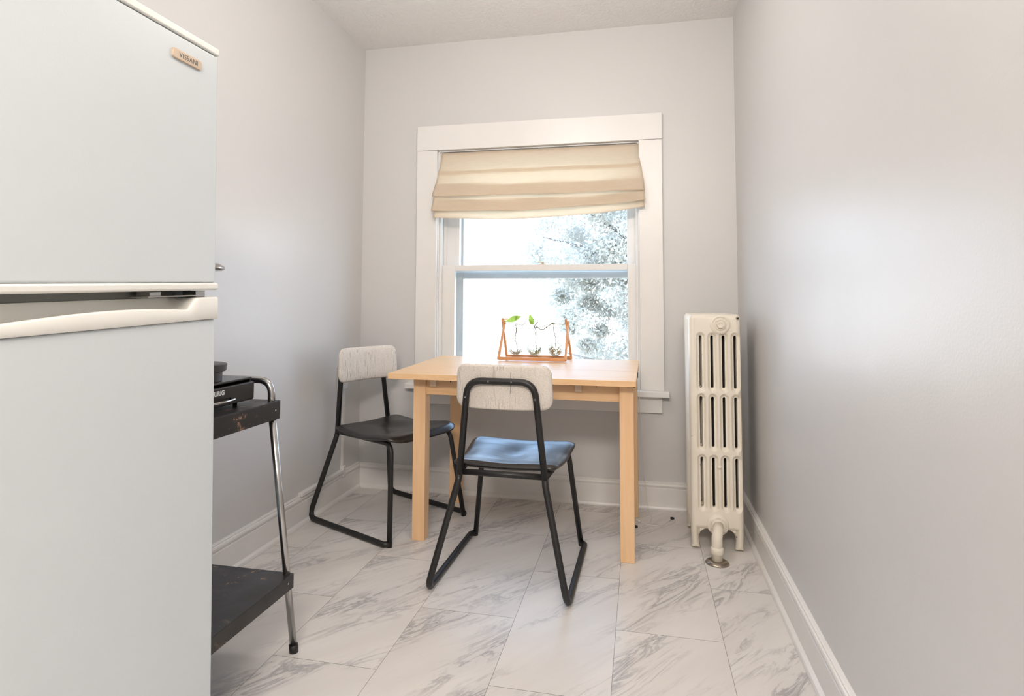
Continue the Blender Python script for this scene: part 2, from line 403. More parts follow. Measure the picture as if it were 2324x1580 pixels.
# ------------------------------------------------------------------ roman shade
shade = thing('roman_shade', 'cream linen roman shade half raised in the window', 'window shade', (1.05, 0, 1.905))
def shade_mesh():
    bm = newbm(); NU = 72
    # path stations: (z left, z mid, z right, y, half width)
    P = [(1.908, 1.908, 1.908, .000, .553), (1.84, 1.84, 1.84, -.016, .556), (1.795, 1.795, 1.795, -.028, .562), (1.787, 1.787, 1.787, -.036, .565),
         (1.777, 1.777, 1.777, -.033, .566), (1.73, 1.73, 1.73, -.043, .573), (1.690, 1.688, 1.688, -.060, .580), (1.655, 1.648, 1.650, -.076, .584),
         (1.646, 1.637, 1.643, -.074, .584), (1.655, 1.646, 1.650, -.064, .582), (1.72, 1.70, 1.71, -.040, .578), (1.725, 1.705, 1.715, -.036, .578),
         (1.66, 1.65, 1.66, -.046, .580), (1.60, 1.590, 1.612, -.066, .585), (1.575, 1.562, 1.597, -.080, .586), (1.565, 1.553, 1.590, -.078, .586),
         (1.572, 1.561, 1.597, -.068, .584), (1.63, 1.62, 1.63, -.046, .578), (1.632, 1.622, 1.632, -.042, .578), (1.585, 1.57, 1.60, -.048, .580), (1.535, 1.518, 1.562, -.064, .582), (1.528, 1.509, 1.556, -.060, .582), (1.533, 1.514, 1.56, -.052, .580)]
    import bisect
    grid = []
    sub = 4
    S = []
    for i in range(len(P)-1):
        for k in range(sub):
            s = k/sub; S.append([P[i][j]*(1-s)+P[i+1][j]*s for j in range(5)])
    S.append(list(P[-1]))
    for it in range(2):
        S2 = [S[0]]+[[(S[i-1][j]+2*S[i][j]+S[i+1][j])/4 for j in range(5)] for i in range(1, len(S)-1)]+[S[-1]]; S = S2
    for si, s in enumerate(S):
        row = []
        for u in range(NU+1):
            t = u/NU*2-1
            # quadratic through left/mid/right
            z = s[1]*(1-t*t)+(s[0]*(t*t-t)+s[2]*(t*t+t))/2
            x = t*s[4]
            dep = min(1, max(0, (1.9-z)/.2))
            y = s[3]+dep*(.0035*math.sin(t*9+si*.15)+.002*math.sin(t*23+1.3))-.006*dep*(1-t*t)
            z += dep*(.002*math.sin(t*7+si*.3))
            row.append(bm.verts.new((x, y, z-1.905)))
        grid.append(row)
    for A, B in zip(grid, grid[1:]):
        for k in range(NU): bm.faces.new((A[k], A[k+1], B[k+1], B[k]))
    return bm
sh = obj('shade_fabric', shade_mesh(), M_fabric, shade, smooth=True)
sm = sh.modifiers.new('solid', 'SOLIDIFY'); sm.thickness = .0016
bx('dowel_pocket', (-.562, .562, -.030, -.0275, -.134, -.112), M_fabric, shade, 0)
bx('head_rail', (-.553, .553, .004, .03, -.030, .004), M_trim, shade, .002)
# pull cord: down the right casing behind the table, then curled on the floor
def P3(x, y, z): return (x-1.05, y, z-1.905)
cordp = [P3(1.585, -.012, 1.90), P3(1.588, -.035, 1.70), P3(1.590, -.085, 1.2), P3(1.592, -.09, .8), P3(1.598, -.075, .56), P3(1.606, -.068, .38), P3(1.618, -.066, .20), P3(1.630, -.075, .06), P3(1.645, -.10, .006), P3(1.652, -.17, .003), P3(1.636, -.245, .003), P3(1.60, -.245, .003), P3(1.578, -.22, .003)]
tubeo('pull_cord', fillet(cordp, .04, 4), .0012, M_cord, shade, 6)
tubeo('pull_cord', fillet([P3(1.578, -.222, .004), P3(1.61, -.255, .003), P3(1.66, -.27, .003), P3(1.71, -.24, .003), P3(1.747, -.165, .004)], .05, 5), .0012, M_cord, shade, 6)
kb = newbm()
bmesh.ops.create_icosphere(kb, subdivisions=2, radius=.0065, matrix=Matrix.Translation(P3(1.582, -.22, .007)))
bmesh.ops.create_icosphere(kb, subdivisions=2, radius=.005, matrix=Matrix.Translation(P3(1.590, -.232, .006)))
obj('cord_knot', kb, M_cord, shade, smooth=True)
for cx_, cy_ in ((1.749, -.160), (1.576, -.306)):
    kb = newbm(); lathe(kb, [(0, -.009), (.005, -.009), (.0065, 0), (.004, .009), (0, .009)], P3(cx_, cy_, .0065), axis='x', seg=14)
    obj('cord_tip', kb, M_rubber, shade, smooth=True)['label'] = 'black cord tip'

# ------------------------------------------------------------------ outlet box and raceway on the left wall
rw = thing('surface_outlet', 'white surface outlet box with cable raceway on the left wall behind the corner chair', 'outlet box', (.012, -.21, .14))
bx('outlet_box', (0, .034, -.062, -.004, .44, .565), M_trim, rw, .004)
bx('cover_plate', (.034, .038, -.057, -.009, .447, .558), M_trim, rw, .0015)
boxes('raceway', [(0, .013, -.010, .010, 0, .44), (0, .024, -.012, .012, -.03, .03)], M_trim, rw, .003)
boxes('base_raceway', [(.0, .026, -.42, -.012, -.006, .012)], M_trim, rw, .003)

# ------------------------------------------------------------------ dining table
tb = thing('dining_table', 'birch wood drop-leaf table under the window with square legs', 'table', (.515, -.757, 0), -.0152)
def top_piece(name, x0, x1, y0, y1, parent=tb):
    bm = newbm(); v = box(bm, x0, x1, y0, y1, 0, .024)
    for q in v: q.co.z += .719+.016*(q.co.y/.7)
    return obj(name, bm, M_woodx, parent, bevel=.0015)
top_piece('tabletop', 0, 1.071, .2915, .700); top_piece('drop_leaf', 0, 1.071, 0, .289)
for i, (x, y) in enumerate(((.086, .088), (1.001, .070), (.086, .60), (1.005, .60))):
    bm = newbm(); box(bm, x, x+.058, y, y+.058, 0, .7155+.016*y/.7); obj('leg', bm, M_woodz, tb, bevel=.002)
bx('apron', (.144, 1.001, .098, .118, .642, .7155), M_woodx, tb, .001)
bx('side_apron', (.094, .114, .146, .60, .642, .7155), M_woodx, tb, .001)
bx('side_apron', (1.024, 1.044, .128, .60, .642, .7155), M_woodx, tb, .001)
for xx in (.170, .815):
    bx('slide_block', (xx, xx+.030, .072, .098, .683, .7155), M_pale, tb, .0015)
    bx('slide_peg', (xx+.088, xx+.090, .092, .098, .700, .7155), M_dark, tb, 0)
bx('hinge', (1.0712, 1.074, .27, .31, .722, .744), M_greypl, tb, .0005)
bx('leaf_catch', (1.058, 1.066, .06, .20, .708, .7185), M_greypl, tb, .001)

# ------------------------------------------------------------------ chairs
r_t = .0125
def ring_solid(bm, outline, top, bot, rings=10, nseg=None):
    """closed pad: outline(s,k) gives 2d point for ring scale s; top/bot give the 3d point for a 2d point and s"""
    n = len(outline); T, B = [], []
    ss = [math.sin(math.pi/2*i/rings) for i in range(1, rings+1)]
    ct, cb = bm.verts.new(top(0, 0, 0)), bm.verts.new(bot(0, 0, 0))
    for s in ss:
        T.append([bm.verts.new(top(x*s, y*s, s)) for x, y in outline])
        B.append([bm.verts.new(bot(x*s, y*s, s)) for x, y in outline] if s < .9999 else T[-1])
    for k in range(n):
        bm.faces.new((ct, T[0][k], T[0][(k+1) % n])); bm.faces.new((cb, B[0][(k+1) % n], B[0][k]))
        for i in range(len(ss)-1):
            bm.faces.new((T[i][k], T[i+1][k], T[i+1][(k+1) % n], T[i][(k+1) % n]))
            if i < len(ss)-2 or True:
                f = [B[i][(k+1) % n], B[i+1][(k+1) % n], B[i+1][k], B[i][k]]
                bm.faces.new(f)
def round_poly(pts, r, n=8):
    """pts: ccw 2d polygon -> rounded outline"""
    out = []; m = len(pts)
    for i in range(m):
        a, b, c = Vector(pts[i-1]), Vector(pts[i]), Vector(pts[(i+1) % m]); rr = r[i] if isinstance(r, (list, tuple)) else r
        d1 = (a-b).normalized(); d2 = (c-b).normalized(); t = rr/math.tan(d1.angle(d2)/2)
        p0, p1 = b+d1*t, b+d2*t
        for k in range(n+1):
            s = k/n; q = p0*(1-s)**2+b*2*s*(1-s)+p1*s*s; out.append(q)
    # subdivide long edges
    res = []
    for i, p in enumerate(out):
        q = out[(i+1) % len(out)]; k = max(1, int((q-p).length/.02))
        for j in range(k): res.append(tuple(p.lerp(q, j/k)))
    return res
def make_chair(label):
    t = thing('dining_chair', label, 'chair')
    # back: one bent tube from seat bend up over the top and down again
    bend = lambda s: (s*.164, -.200, .405)
    top = [(-.164, -.200, .405), (-.1275, -.223, .7645), (.1275, -.223, .7645), (.164, -.200, .405)]
    tubeo('back_frame', fillet(top, [.062, .062], 10), r_t, M_tube, t)
    for s in (-1, 1):
        # rear leg, floor runner and its inward jog
        pts = [(s*.164, -.200, .410), (s*.166, -.205, .390), (s*.257, -.283, r_t), (s*.257, .255, r_t), (s*.240, .278, r_t)]
        tubeo('sled_leg', fillet(pts, [.02, .042, .02], 7), r_t, M_tube, t)
        pts = [(s*.166, -.190, .418), (s*.190, .222, .422), (s*.240, .276, 0.0)]
        tubeo('front_leg', fillet(pts, [.055], 9), [r_t*.92]*12, M_tube, t) if False else tubeo('front_leg', fillet(pts, [.055], 9), r_t*.92, M_tube, t)
    tubeo('crossbar', [(-.166, -.192, .417), (.166, -.192, .417)], r_t*.9, M_tube, t)
    # seat
    ol = round_poly([(-.200, -.180), (.200, -.180), (.232, .262), (-.232, .262)], [.035, .035, .085, .085])
    ctr = (0, .04); ol2 = [(x, y-ctr[1]) for x, y in ol]
    def zt(x, y):
        yy = y+ctr[1]
        base = .447+.010*(yy+.155)/.42
        dish = -.016*math.exp(-((yy-.02)/.12)**2)*(.55+.45*math.cos(math.pi*min(1, abs(x)/.21)*2))
        front = -.020*max(0, (yy-.19)/.072)**2
        rear = .004*max(0, (-.10-yy)/.05)
        edge = .007*(min(1, abs(x)/.20))**2
        return base+dish+front+rear+edge
    def topf(x, y, s): return (x, y+ctr[1], zt(x, y)-.010*max(0, (s-.9)/.1)**2)
    def botf(x, y, s): return (x, y+ctr[1], zt(x, y)-.027+.010*max(0, (s-.9)/.1)**2)
    bm = newbm(); ring_solid(bm, ol2, topf, botf, 14); obj('seat', bm, M_seat, t, smooth=True)
    # padded back rest in front of the tube
    hw, z0, z1 = .190, .655, .824
    ol = round_poly([(-hw, -(z1-z0)/2), (hw, -(z1-z0)/2), (hw-.006, (z1-z0)/2), (-hw+.006, (z1-z0)/2)], .046)
    zc = (z0+z1)/2
    def yb(x, z): return -.205+.9*x*x-.05*(z)      # curved around the sitter
    def ft(x, z, s): return (x, yb(x, z)+.013+.009*(1-s**5)-.006*max(0, (s-.93)/.07)**2, zc+z)
    def bt(x, z, s): return (x, yb(x, z)-.007-.001*(1-s**5)+.010*max(0, (s-.93)/.07)**2, zc+z)
    bm = newbm(); ring_solid(bm, ol, ft, bt, 14); obj('backrest', bm, M_pad, t, smooth=True)
    for x, z in ((-.044, .7648), (.044, .7648), (-.1325, .704), (.1325, .704)):
        bm = newbm(); lathe(bm, [(0, 0), (.0042, 0), (.0042, .0025), (.0026, .003), (.0022, .0015), (0, .0015)][::-1], (0, 0, 0), axis='y', seg=14)
        for v in bm.verts: v.co = Vector((x+v.co.x, -.2365+(.002 if z < .75 else 0)-v.co.y+.0015, z+v.co.z))
        obj('screw', bm, M_screw, t, smooth=True)
    return t
def copy_tree(o, parent=None):
    c = o.copy(); col.objects.link(c); c.parent = parent
    for ch in list(o.children): copy_tree(ch, c)
    return c
chB = make_chair('black tube-frame chair in front of the table, its seat reflecting the window')
chB['group'] = 'dining chairs around the table'
chA = copy_tree(chB); chA['label'] = 'black tube-frame chair in the left corner at the table end, facing right'
chB.location = (1.099, -.835, 0); chB.rotation_euler = (0, 0, -.019)
chA.location = (.390, -.431, 0); chA.rotation_euler = (0, 0, -2.008)
bm = newbm(); box(bm, .0365, .0378, -.2145, -.2108, .720, .800); obj('seam_tear', bm, M_dark, chB)

# ------------------------------------------------------------------ radiator
rad = thing('radiator', 'tall cream cast iron radiator in the right corner', 'radiator', (1.921, -.50, 0))
RW = .109
def sd_rbox(x, z, cx, cz, hx, hz, r):
    qx, qz = abs(x-cx)-hx+r, abs(z-cz)-hz+r
    return math.hypot(max(qx, 0), max(qz, 0))+min(max(qx, qz), 0)-r
SLX = [-.0600, -.0120, .0355, .0835]
ROWS = [(.686, .915), (.432, .650), (.178, .390)]
def rad_section(name, legs, thick=.052, y0=0, front=False):
    dx, dz = .0025, .004
    ZT = 1.008; Z0 = .085
    cxm = .004
    def inside_sdf(x, z):
        d = sd_rbox(x, z, 0, (ZT+Z0)/2, RW, (ZT-Z0)/2, .020)
        if legs:
            for s in (-1, 1):
                wl = .030-.05*max(0, (.085-z))
                xc = s*(RW-.016)+(-s*.004)*max(0, (.07-z)/.07)
                flare = .004*max(0, (.02-z)/.02)
                dl = max(abs(x-xc)-.0155-flare, z-.15, -z+.004)
                # curved bracket between leg and body
                ar = .035
                cxx, czz = s*(RW-.034-ar), Z0-ar
                br = max(abs(x-s*(RW-.034-ar/2))-ar/2-.002, abs(z-(Z0-ar/2))-ar/2-.002)
                hole = ar-math.hypot(x-cxx, z-czz)
                dl = min(dl, max(br, hole))
                d = min(d, dl)
        return d
    def slot_sdf(x, z):
        d = 9
        for cx in SLX:
            for a, b in ROWS: d = min(d, sd_rbox(x, z, cx-.0, (a+b)/2, .0062, (b-a)/2, .0062))
        return d
    def relief(x, z):
        ds = slot_sdf(x, z); di = -inside_sdf(x, z)
        dep = 0
        # rounded outer edge
        e = .022
        if di < e: dep += thick*.46*(1-math.sqrt(max(0, 1-((e-max(di, 0))/e)**2)))
        # scooped recess round each slot
        rr = .0125
        if ds < rr: dep += .0135*(1-(max(ds, 0)/rr)**2)**.8
        if front and z > .10:
            # raised border line
            bl = abs(sd_rbox(x, z, .0, .58, .088, .413, .006))
            if bl < .003: dep -= .0016*(1-bl/.003)
        return dep
    nx = int(2*(RW+.006)/dx); nz = int((ZT+.004)/dz)+1
    zs = [i*.002 for i in range(75)] if legs else [0.0]
    while zs[-1] < ZT+.004: zs.append(zs[-1]+dz)
    nz = len(zs)-1; dx = .0022; nx = int(2*(RW+.006)/dx); xs = [-(RW+.006)+i*dx for i in range(nx+1)]
    bm = newbm(); vf, vb = {}, {}
    def gv(i, j):
        if (i, j) not in vf:
            x, z = xs[i], zs[j]; 
            # snap to outline for smooth silhouettes
            d = inside_sdf(x, z)
            lz = zs[min(j+1, nz)]-zs[max(j-1, 0)]; lz = max(lz/2, dx)
            if abs(d) < lz*.9:
                gx = (inside_sdf(x+1e-4, z)-d)/1e-4; gz = (inside_sdf(x, z+1e-4)-d)/1e-4; g2 = gx*gx+gz*gz
                if g2 > .3: x -= gx*d/g2; z -= gz*d/g2
            ds = slot_sdf(x, z)
            if abs(ds) < lz*.8:
                gx = (slot_sdf(x+1e-4, z)-ds)/1e-4; gz = (slot_sdf(x, z+1e-4)-ds)/1e-4; g2 = gx*gx+gz*gz
                if g2 > .3: x -= gx*ds/g2; z -= gz*ds/g2
            p = relief(x, z); p = min(p, thick*.47)
            z = max(z, 0.004)
            vf[(i, j)] = bm.verts.new((x, y0+p, z)); vb[(i, j)] = bm.verts.new((x, y0+thick-p, z))
        return vf[(i, j)], vb[(i, j)]
    cells = set()
    for i in range(nx):
        for j in range(nz):
            x, z = xs[i]+dx/2, (zs[j]+zs[j+1])/2
            if inside_sdf(x, z) < 0 and slot_sdf(x, z) > 0: cells.add((i, j))
    for (i, j) in cells:
        c = [gv(i, j), gv(i+1, j), gv(i+1, j+1), gv(i, j+1)]
        bm.faces.new([q[0] for q in c]); bm.faces.new([q[1] for q in c][::-1])
        for (di, dj, a, b) in ((-1, 0, 3, 0), (1, 0, 1, 2), (0, -1, 0, 1), (0, 1, 2, 3)):
            if (i+di, j+dj) not in cells:
                try: bm.faces.new((c[b][0], c[a][0], c[a][1], c[b][1]))
                except ValueError: pass
    return obj(name, bm, M_rad, rad, smooth=True)
s0 = rad_section('section', True, front=True)
mid = rad_section('section', False, y0=.059)
for k in range(2):
    c = mid.copy(); col.objects.link(c); c.parent = rad; c.location.y = .059*(k+1)
c = s0.copy(); col.objects.link(c); c.parent = rad; c.location.y = .059*4
for zz in (.965, .120):      # hubs joining the sections
    bm = newbm(); lathe(bm, [(.022, .02), (.022, .28)], (.018 if zz > .5 else 0, 0, zz), axis='y', seg=20); obj('hub', bm, M_rad, rad, smooth=True)
o = bx('slot_shade_slab', (-.018, .092, .062, .232, .12, .955), basic('slot_shade_black', (.012, .011, .010), .8), rad, .002); o['label'] = 'added black slab standing in for shade in the slots'  # added slab, near-black colour gives the slots their deep shade
def boss(c, r, name='end_plug'):
    bm = newbm()
    lathe(bm, [(r, .008), (r, -.004), (r-.003, -.007), (r-.008, -.008), (r-.010, -.006), (r-.016, -.006), (r-.018, -.009), (r*.50, -.010), (r*.5, -.007), (0, -.007)], c, axis='y', seg=40)
    hexr = r*.42
    A = [bm.verts.new((c[0]+hexr*math.cos(R(60*k)), c[1]-.006, c[2]+hexr*math.sin(R(60*k)))) for k in range(6)]
    B = [bm.verts.new((c[0]+hexr*.92*math.cos(R(60*k)), c[1]-.020, c[2]+hexr*.92*math.sin(R(60*k)))) for k in range(6)]
    C_ = [bm.verts.new((c[0]+hexr*.6*math.cos(R(60*k)), c[1]-.020, c[2]+hexr*.6*math.sin(R(60*k)))) for k in range(6)]
    D_ = [bm.verts.new((c[0]+hexr*.5*math.cos(R(60*k)), c[1]-.017, c[2]+hexr*.5*math.sin(R(60*k)))) for k in range(6)]
    for P_, Q_ in ((A, B), (B, C_), (C_, D_)):
        for k in range(6): bm.faces.new((P_[k], P_[(k+1) % 6], Q_[(k+1) % 6], Q_[k]))
    bm.faces.new(D_)
    return obj(name, bm, M_rad, rad, bevel=.0008)
boss((.022, 0, .963), .042)
# raised relief strokes round the top plug
for a0, a1, n_ in ((35, 145, 6), (215, 325, 7)):
    bm = newbm()
    for k in range(n_):
        a = R(a0+(a1-a0)*k/(n_-1)); cc = Vector((.022+.0325*math.cos(a), -.009, .963+.0325*math.sin(a)))
        rad_d = Vector((math.cos(a), 0, math.sin(a))); tube(bm, [cc-rad_d*.0028, cc+rad_d*.0028], .0011, 6)
    obj('cast_ornament', bm, M_rad, rad, smooth=True)
bm = newbm(); lathe(bm, [(0, -.011), (.0035, -.011), (.0065, -.010), (.007, .006)], (.094-.0, .004, .992), axis='y', seg=16)
vent = obj('air_vent', bm, M_nickel, rad, smooth=True); vent['label'] = 'small dark metal air vent'
bm = newbm(); lathe(bm, [(0, -.0125), (.003, -.0125), (.003, -.0105)], (.094, .004, .992), axis='y', seg=12); obj('vent_hole', bm, M_dark, vent, smooth=True)
bm = newbm(); lathe(bm, [(0, -.009), (.004, -.009), (.006, -.006), (.009, -.004), (.010, .006)], (.0115, .003, .352), axis='y', seg=18); obj('tie_rod_nut', bm, M_rad, rad, smooth=True)
# supply pipe
bm = newbm(); lathe(bm, [(.046, .01), (.045, -.006), (.041, -.010), (.034, -.011), (.030, -.014), (.030, -.03), (.022, -.032)], (0, 0, .112), axis='y', seg=36)
obj('supply_collar', bm, M_rad, rad, smooth=True)
bm = newbm(); hexr = .034
A = [bm.verts.new((hexr*math.cos(R(60*k+30)), -.012, .112+hexr*math.sin(R(60*k+30)))) for k in range(6)]
B = [bm.verts.new((hexr*math.cos(R(60*k+30)), -.030, .112+hexr*math.sin(R(60*k+30)))) for k in range(6)]
for k in range(6): bm.faces.new((A[k], A[(k+1) % 6], B[(k+1) % 6], B[k]))
bm.faces.new(B); bm.faces.new(A[::-1]); obj('union_nut', bm, M_rad, rad, bevel=.001)
PX, PY = -.018, -.120
pp = newbm(); tube(pp, fillet([(0, -.02, .112), (-.010, -.095, .118), (PX, PY, .10), (PX, PY, .002)], [.03, .02], 9), .0215, 22)
tube(pp, [(PX, PY, .064), (PX, PY, .058), (PX, PY, .040), (PX, PY, .036)], [.0225, .026, .026, .022], 22)
obj('supply_pipe', pp, M_rad, rad, smooth=True)
bm = newbm(); lathe(bm, [(.0215, .012), (.026, .013), (.036, .010), (.045, .005), (.048, .0), (.046, .0), (.0215, .0)], (PX, PY, 0), seg=40); fl = obj('floor_flange', bm, M_nickel, rad, smooth=True); fl['label'] = 'round worn nickel floor flange'

# ------------------------------------------------------------------ refrigerator
fr = thing('refrigerator', 'white top-freezer refrigerator filling the left edge, seen from its front', 'refrigerator', (.670, -2.0315, .020), R(3.0))
fr.rotation_euler = (R(1.8), 0, R(3.0))
FW, FD = .60, .62
bx('cabinet', (-FD, -.066, -FW, 0, .035, 1.600), M_fridge, fr, .006)
for y in (-.05, -.55):
    for x in (-.10, -.56):
        bm = newbm(); lathe(bm, [(.018, .002), (.018, .04)], (x, y, 0), seg=16, close=True); obj('foot', bm, M_rubber, fr)
fz = bx('freezer_door', (-.060, 0, -FW, 0, 1.0835, 1.595), M_fridge, fr, .005)
bx('door_cap', (-.060, .003, -FW-.001, .0015, 1.596, 1.613), M_ftrim, fz, .004)
bx('door_trim', (-.060, .006, -FW-.001, .003, 1.0675, 1.0830), M_ftrim, fz, .005)
rd = bx('refrigerator_door', (-.060, 0, -FW, 0, .075, 1.003), M_fridge, fr, .005)
bx('gasket', (-.066, -.058, -FW+.01, -.006, .08, 1.59), M_gasket, fr, 0)
# sculpted grip along the top of the lower door
def grip():
    bm = newbm(); NU = 96; rows = []
    ztop, zbot = 1.0520, 1.0035
    for i in range(NU+1):
        u = -FW+FW*i/NU
        # lip height: full height at both ends, dips to a shallow curve over the finger pocket
        def sm(t): t = max(0, min(1, t)); return t*t*(3-2*t)
        pocket = sm((-u-.062)/.035)*sm((u+FW-.04)/.04)
        lipz = 1.026+.0085*math.cos((u+.27)/.25*math.pi/1.6)
        zl = ztop*(1-pocket)+lipz*pocket
        deep = .040*pocket+.004
        prof = [(.0035, zbot), (.0050, zbot+.002), (.0050, zl-.004), (.003, zl-.0008), (0, zl), (-.004, zl-.001*(pocket)), (-.012*pocket-.006, zl-.009*pocket), (-deep*.6-.006, min(ztop, zl)-.011*pocket), (-deep-.006, min(ztop, zl)-.007*pocket), (-.052, ztop-.004*pocket), (-.054, ztop), (-.060, ztop), (-.060, zbot)]
        rows.append([bm.verts.new((x, u, z)) for x, z in prof])
    n = len(rows[0])
    for A, B in zip(rows, rows[1:]):
        for k in range(n): bm.faces.new((A[k], A[(k+1) % n], B[(k+1) % n], B[k]))
    bm.faces.new(rows[0]); bm.faces.new(rows[-1][::-1])
    return bm
g = obj('door_handle', grip(), M_ftrim, rd, smooth=True); g['label'] = 'ivory sculpted grip along the door top'
em = g.modifiers.new('es', 'EDGE_SPLIT'); em.split_angle = R(50)
boxes('hinge', [(-.052, -.008, -.190, -.055, 1.0545, 1.0575), (-.045, -.012, -.05, -.020, 1.0525, 1.0660), (-.040, -.010, -.185, -.155, 1.0575, 1.0660)], M_chrome, fr, .001)
# badge on the freezer door
bd = newbm(); ol = round_poly([(-.148, 1.542), (-.060, 1.542), (-.060, 1.563), (-.148, 1.563)], .0065, 6)
A = [bd.verts.new((.0, u, z)) for u, z in ol]; B = [bd.verts.new((.0035, u, z)) for u, z in ol]
C2 = [bd.verts.new((.0045, (u+.104)*.975-.104, (z-1.5525)*.88+1.5525)) for u, z in ol]; n = len(ol)
for P_, Q_ in ((A, B), (B, C2)):
    for k in range(n): bd.faces.new((P_[k], P_[(k+1) % n], Q_[(k+1) % n], Q_[k]))
bd.faces.new(C2); bd.faces.new(A[::-1])
badge = obj('badge', bd, M_badge, fz); badge['label'] = 'small champagne name badge'
mt = Matrix(((0, 0, 1, .0046), (1, 0, 0, -.102), (0, 1, 0, 1.5525), (0, 0, 0, 1)))
text_mesh('badge_lettering', 'VISSANI', .0148, M_badgetxt, badge, mt, .0003, 1.12)

# ------------------------------------------------------------------ utility cart
cart = thing('utility_cart', 'scuffed black two-shelf metal cart with chrome tube legs beside the refrigerator', 'cart', (.345, -1.79, 0))
def Q(x, y, z): return (x-.345, y+1.79, z)
def shelf(name, x0, x1, y0, y1, z0, z1):
    bm = newbm(); t = .0025
    L = [(x0, x1, y0, y1, z1-t, z1), (x0, x1, y0, y0+t, z0, z1-t), (x0, x1, y1-t, y1, z0, z1-t), (x0, x0+t, y0+t, y1-t, z0, z1-t), (x1-t, x1, y0+t, y1-t, z0, z1-t)]
    for a, b, c_, d, e, f in L: box(bm, a-.345, b-.345, c_+1.79, d+1.79, e, f)
    return obj(name, bm, M_cart, cart, bevel=.0008)
LX = {-1: (.060, .078), 1: (.570, .547)}; LY = {1: (-1.546, -1.656), -1: (-2.006, -1.992)}
shelf('lower_shelf', .050, .580, -2.016, -1.572, .203, .245)
shelf('upper_shelf', .066, .560, -2.020, -1.632, .715, .768)
for sx_ in (-1, 1):
    for sy_ in (1, -1):
        a = (LX[sx_][0], LY[sy_][0]); b = (LX[sx_][1], LY[sy_][1])
        tubeo('leg', [Q(a[0], a[1], .004), Q(b[0], b[1], .74)], .0105, M_chrome, cart, 16)
        tubeo('leg_cap', [Q(a[0], a[1], .0), Q(a[0]+(b[0]-a[0])*.03, a[1]+(b[1]-a[1])*.03, .024)], .0132, M_rubber, cart, 18)
for sy_ in (1,):
    yy = LY[sy_][1]
    tubeo('push_handle', fillet([Q(.547, yy, .742), Q(.544, yy, .829), Q(.081, yy, .829), Q(.078, yy, .742)], [.062, .062], 10), .0105, M_chrome, cart, 16)
for yy, zz, xx in ((-1.655, .742, .5602), (-1.600, .226, .5802)):
    bm = newbm(); lathe(bm, [(.0, .0015), (.002, .0012), (.003, 0)], Q(xx, yy, zz), axis='x', seg=12); obj('bolt', bm, M_chrome, cart, smooth=True)

# ------------------------------------------------------------------ pod drawer
dr = thing('pod_drawer', 'black coffee pod storage drawer on the cart upper shelf', 'drawer', (.36, -1.858, .768))
bx('housing', (-.16, .150, -.160, .160, .070, .076), M_blackpl, dr, .002)
boxes('side_panel', [(-.16, .145, -.160, -.156, .015, .070), (-.16, .145, .156, .160, .015, .070), (-.16, -.156, -.156, .156, .015, .070), (-.156, .145, -.156, .156, .015, .018)], M_blackpl, dr, .0005)
df = bx('drawer_front', (.148, .160, -.158, .158, .013, .064), M_blackpl, dr, .004)
mt = Matrix(((0, 0, 1, .1604), (1, 0, 0, .0), (0, 1, 0, .0495), (0, 0, 0, 1)))
text_mesh('lettering', 'KEURIG', .0175, M_letter, df, mt, .0002, 1.0, .0006)
tubeo('drawer_handle', fillet([(.160, -.055, .030), (.180, -.050, .030), (.186, 0, .030), (.180, .050, .030), (.160, .055, .030)], .012, 5), .0034, M_chrome, df, 10)
for x in (-.13, .12):
    for y in (-.13, .128):
        bm = newbm(); lathe(bm, [(.006, -.0005), (.006, .011), (.011, .0152)], (x, y, 0), seg=14, close=True); obj('foot', bm, M_rubber, dr, smooth=True)

# ------------------------------------------------------------------ coffee maker, nearly all hidden by the refrigerator
cm = thing('coffee_maker', 'coffee maker on the pod drawer, mostly hidden behind the refrigerator edge', 'coffee maker', (.318, -1.876, .8442))
bm = newbm(); lathe(bm, [(0, 0), (.054, 0), (.055, .026), (.064, .028), (.066, .046), (.062, .048), (0, .046)], (.124, .050, 0), seg=40); obj('drip_tray', bm, M_greypl, cm, smooth=False, bevel=.001)
bx('body', (-.12, .035, -.080, .050, 0, .31), M_blackpl, cm, .012)
bm = newbm(); lathe(bm, [(0, .262), (.056, .262), (.060, .275), (.060, .298), (0, .299)], (.075, .005, 0), seg=40); obj('brew_head', bm, M_blackpl, cm, smooth=False, bevel=.001)
bm = newbm(); lathe(bm, [(0, .300), (.078, .300), (.084, .304), (.083, .311), (.070, .319), (0, .322)], (.100, .030, 0), seg=40); o = obj('lid_handle', bm, M_chrome, cm, smooth=True); o['label'] = 'silver lid rim'

# ------------------------------------------------------------------ wooden stand with three bulb flasks
TS = lambda y: .743+.016*((y+.757)/.7)
SXa, SXb, SYf, SYb = .892, 1.238, -.212, -.070
Zs = TS(-.14)+.0015
st = thing('propagation_stand', 'wooden A-frame stand holding three glass flasks, near the back of the table', 'plant stand', (1.065, -.155, Zs), 0)
def bar(bm, a, b, w_, d_):
    a, b = Vector(a), Vector(b); t = (b-a).normalized(); sx2 = Vector((1, 0, 0)) if abs(t.x) < .9 else Vector((0, 1, 0))
    sx2 = (sx2-t*sx2.dot(t)).normalized(); sy2 = t.cross(sx2)
    A = [bm.verts.new(a+sx2*i*w_/2+sy2*j*d_/2) for i, j in ((-1, -1), (1, -1), (1, 1), (-1, 1))]
    B = [bm.verts.new(b+sx2*i*w_/2+sy2*j*d_/2) for i, j in ((-1, -1), (1, -1), (1, 1), (-1, 1))]
    for k in range(4): bm.faces.new((A[k], A[(k+1) % 4], B[(k+1) % 4], B[k]))
    bm.faces.new(A[::-1]); bm.faces.new(B)
hx = (SXb-SXa)/2; hy = .066; ZT = .212
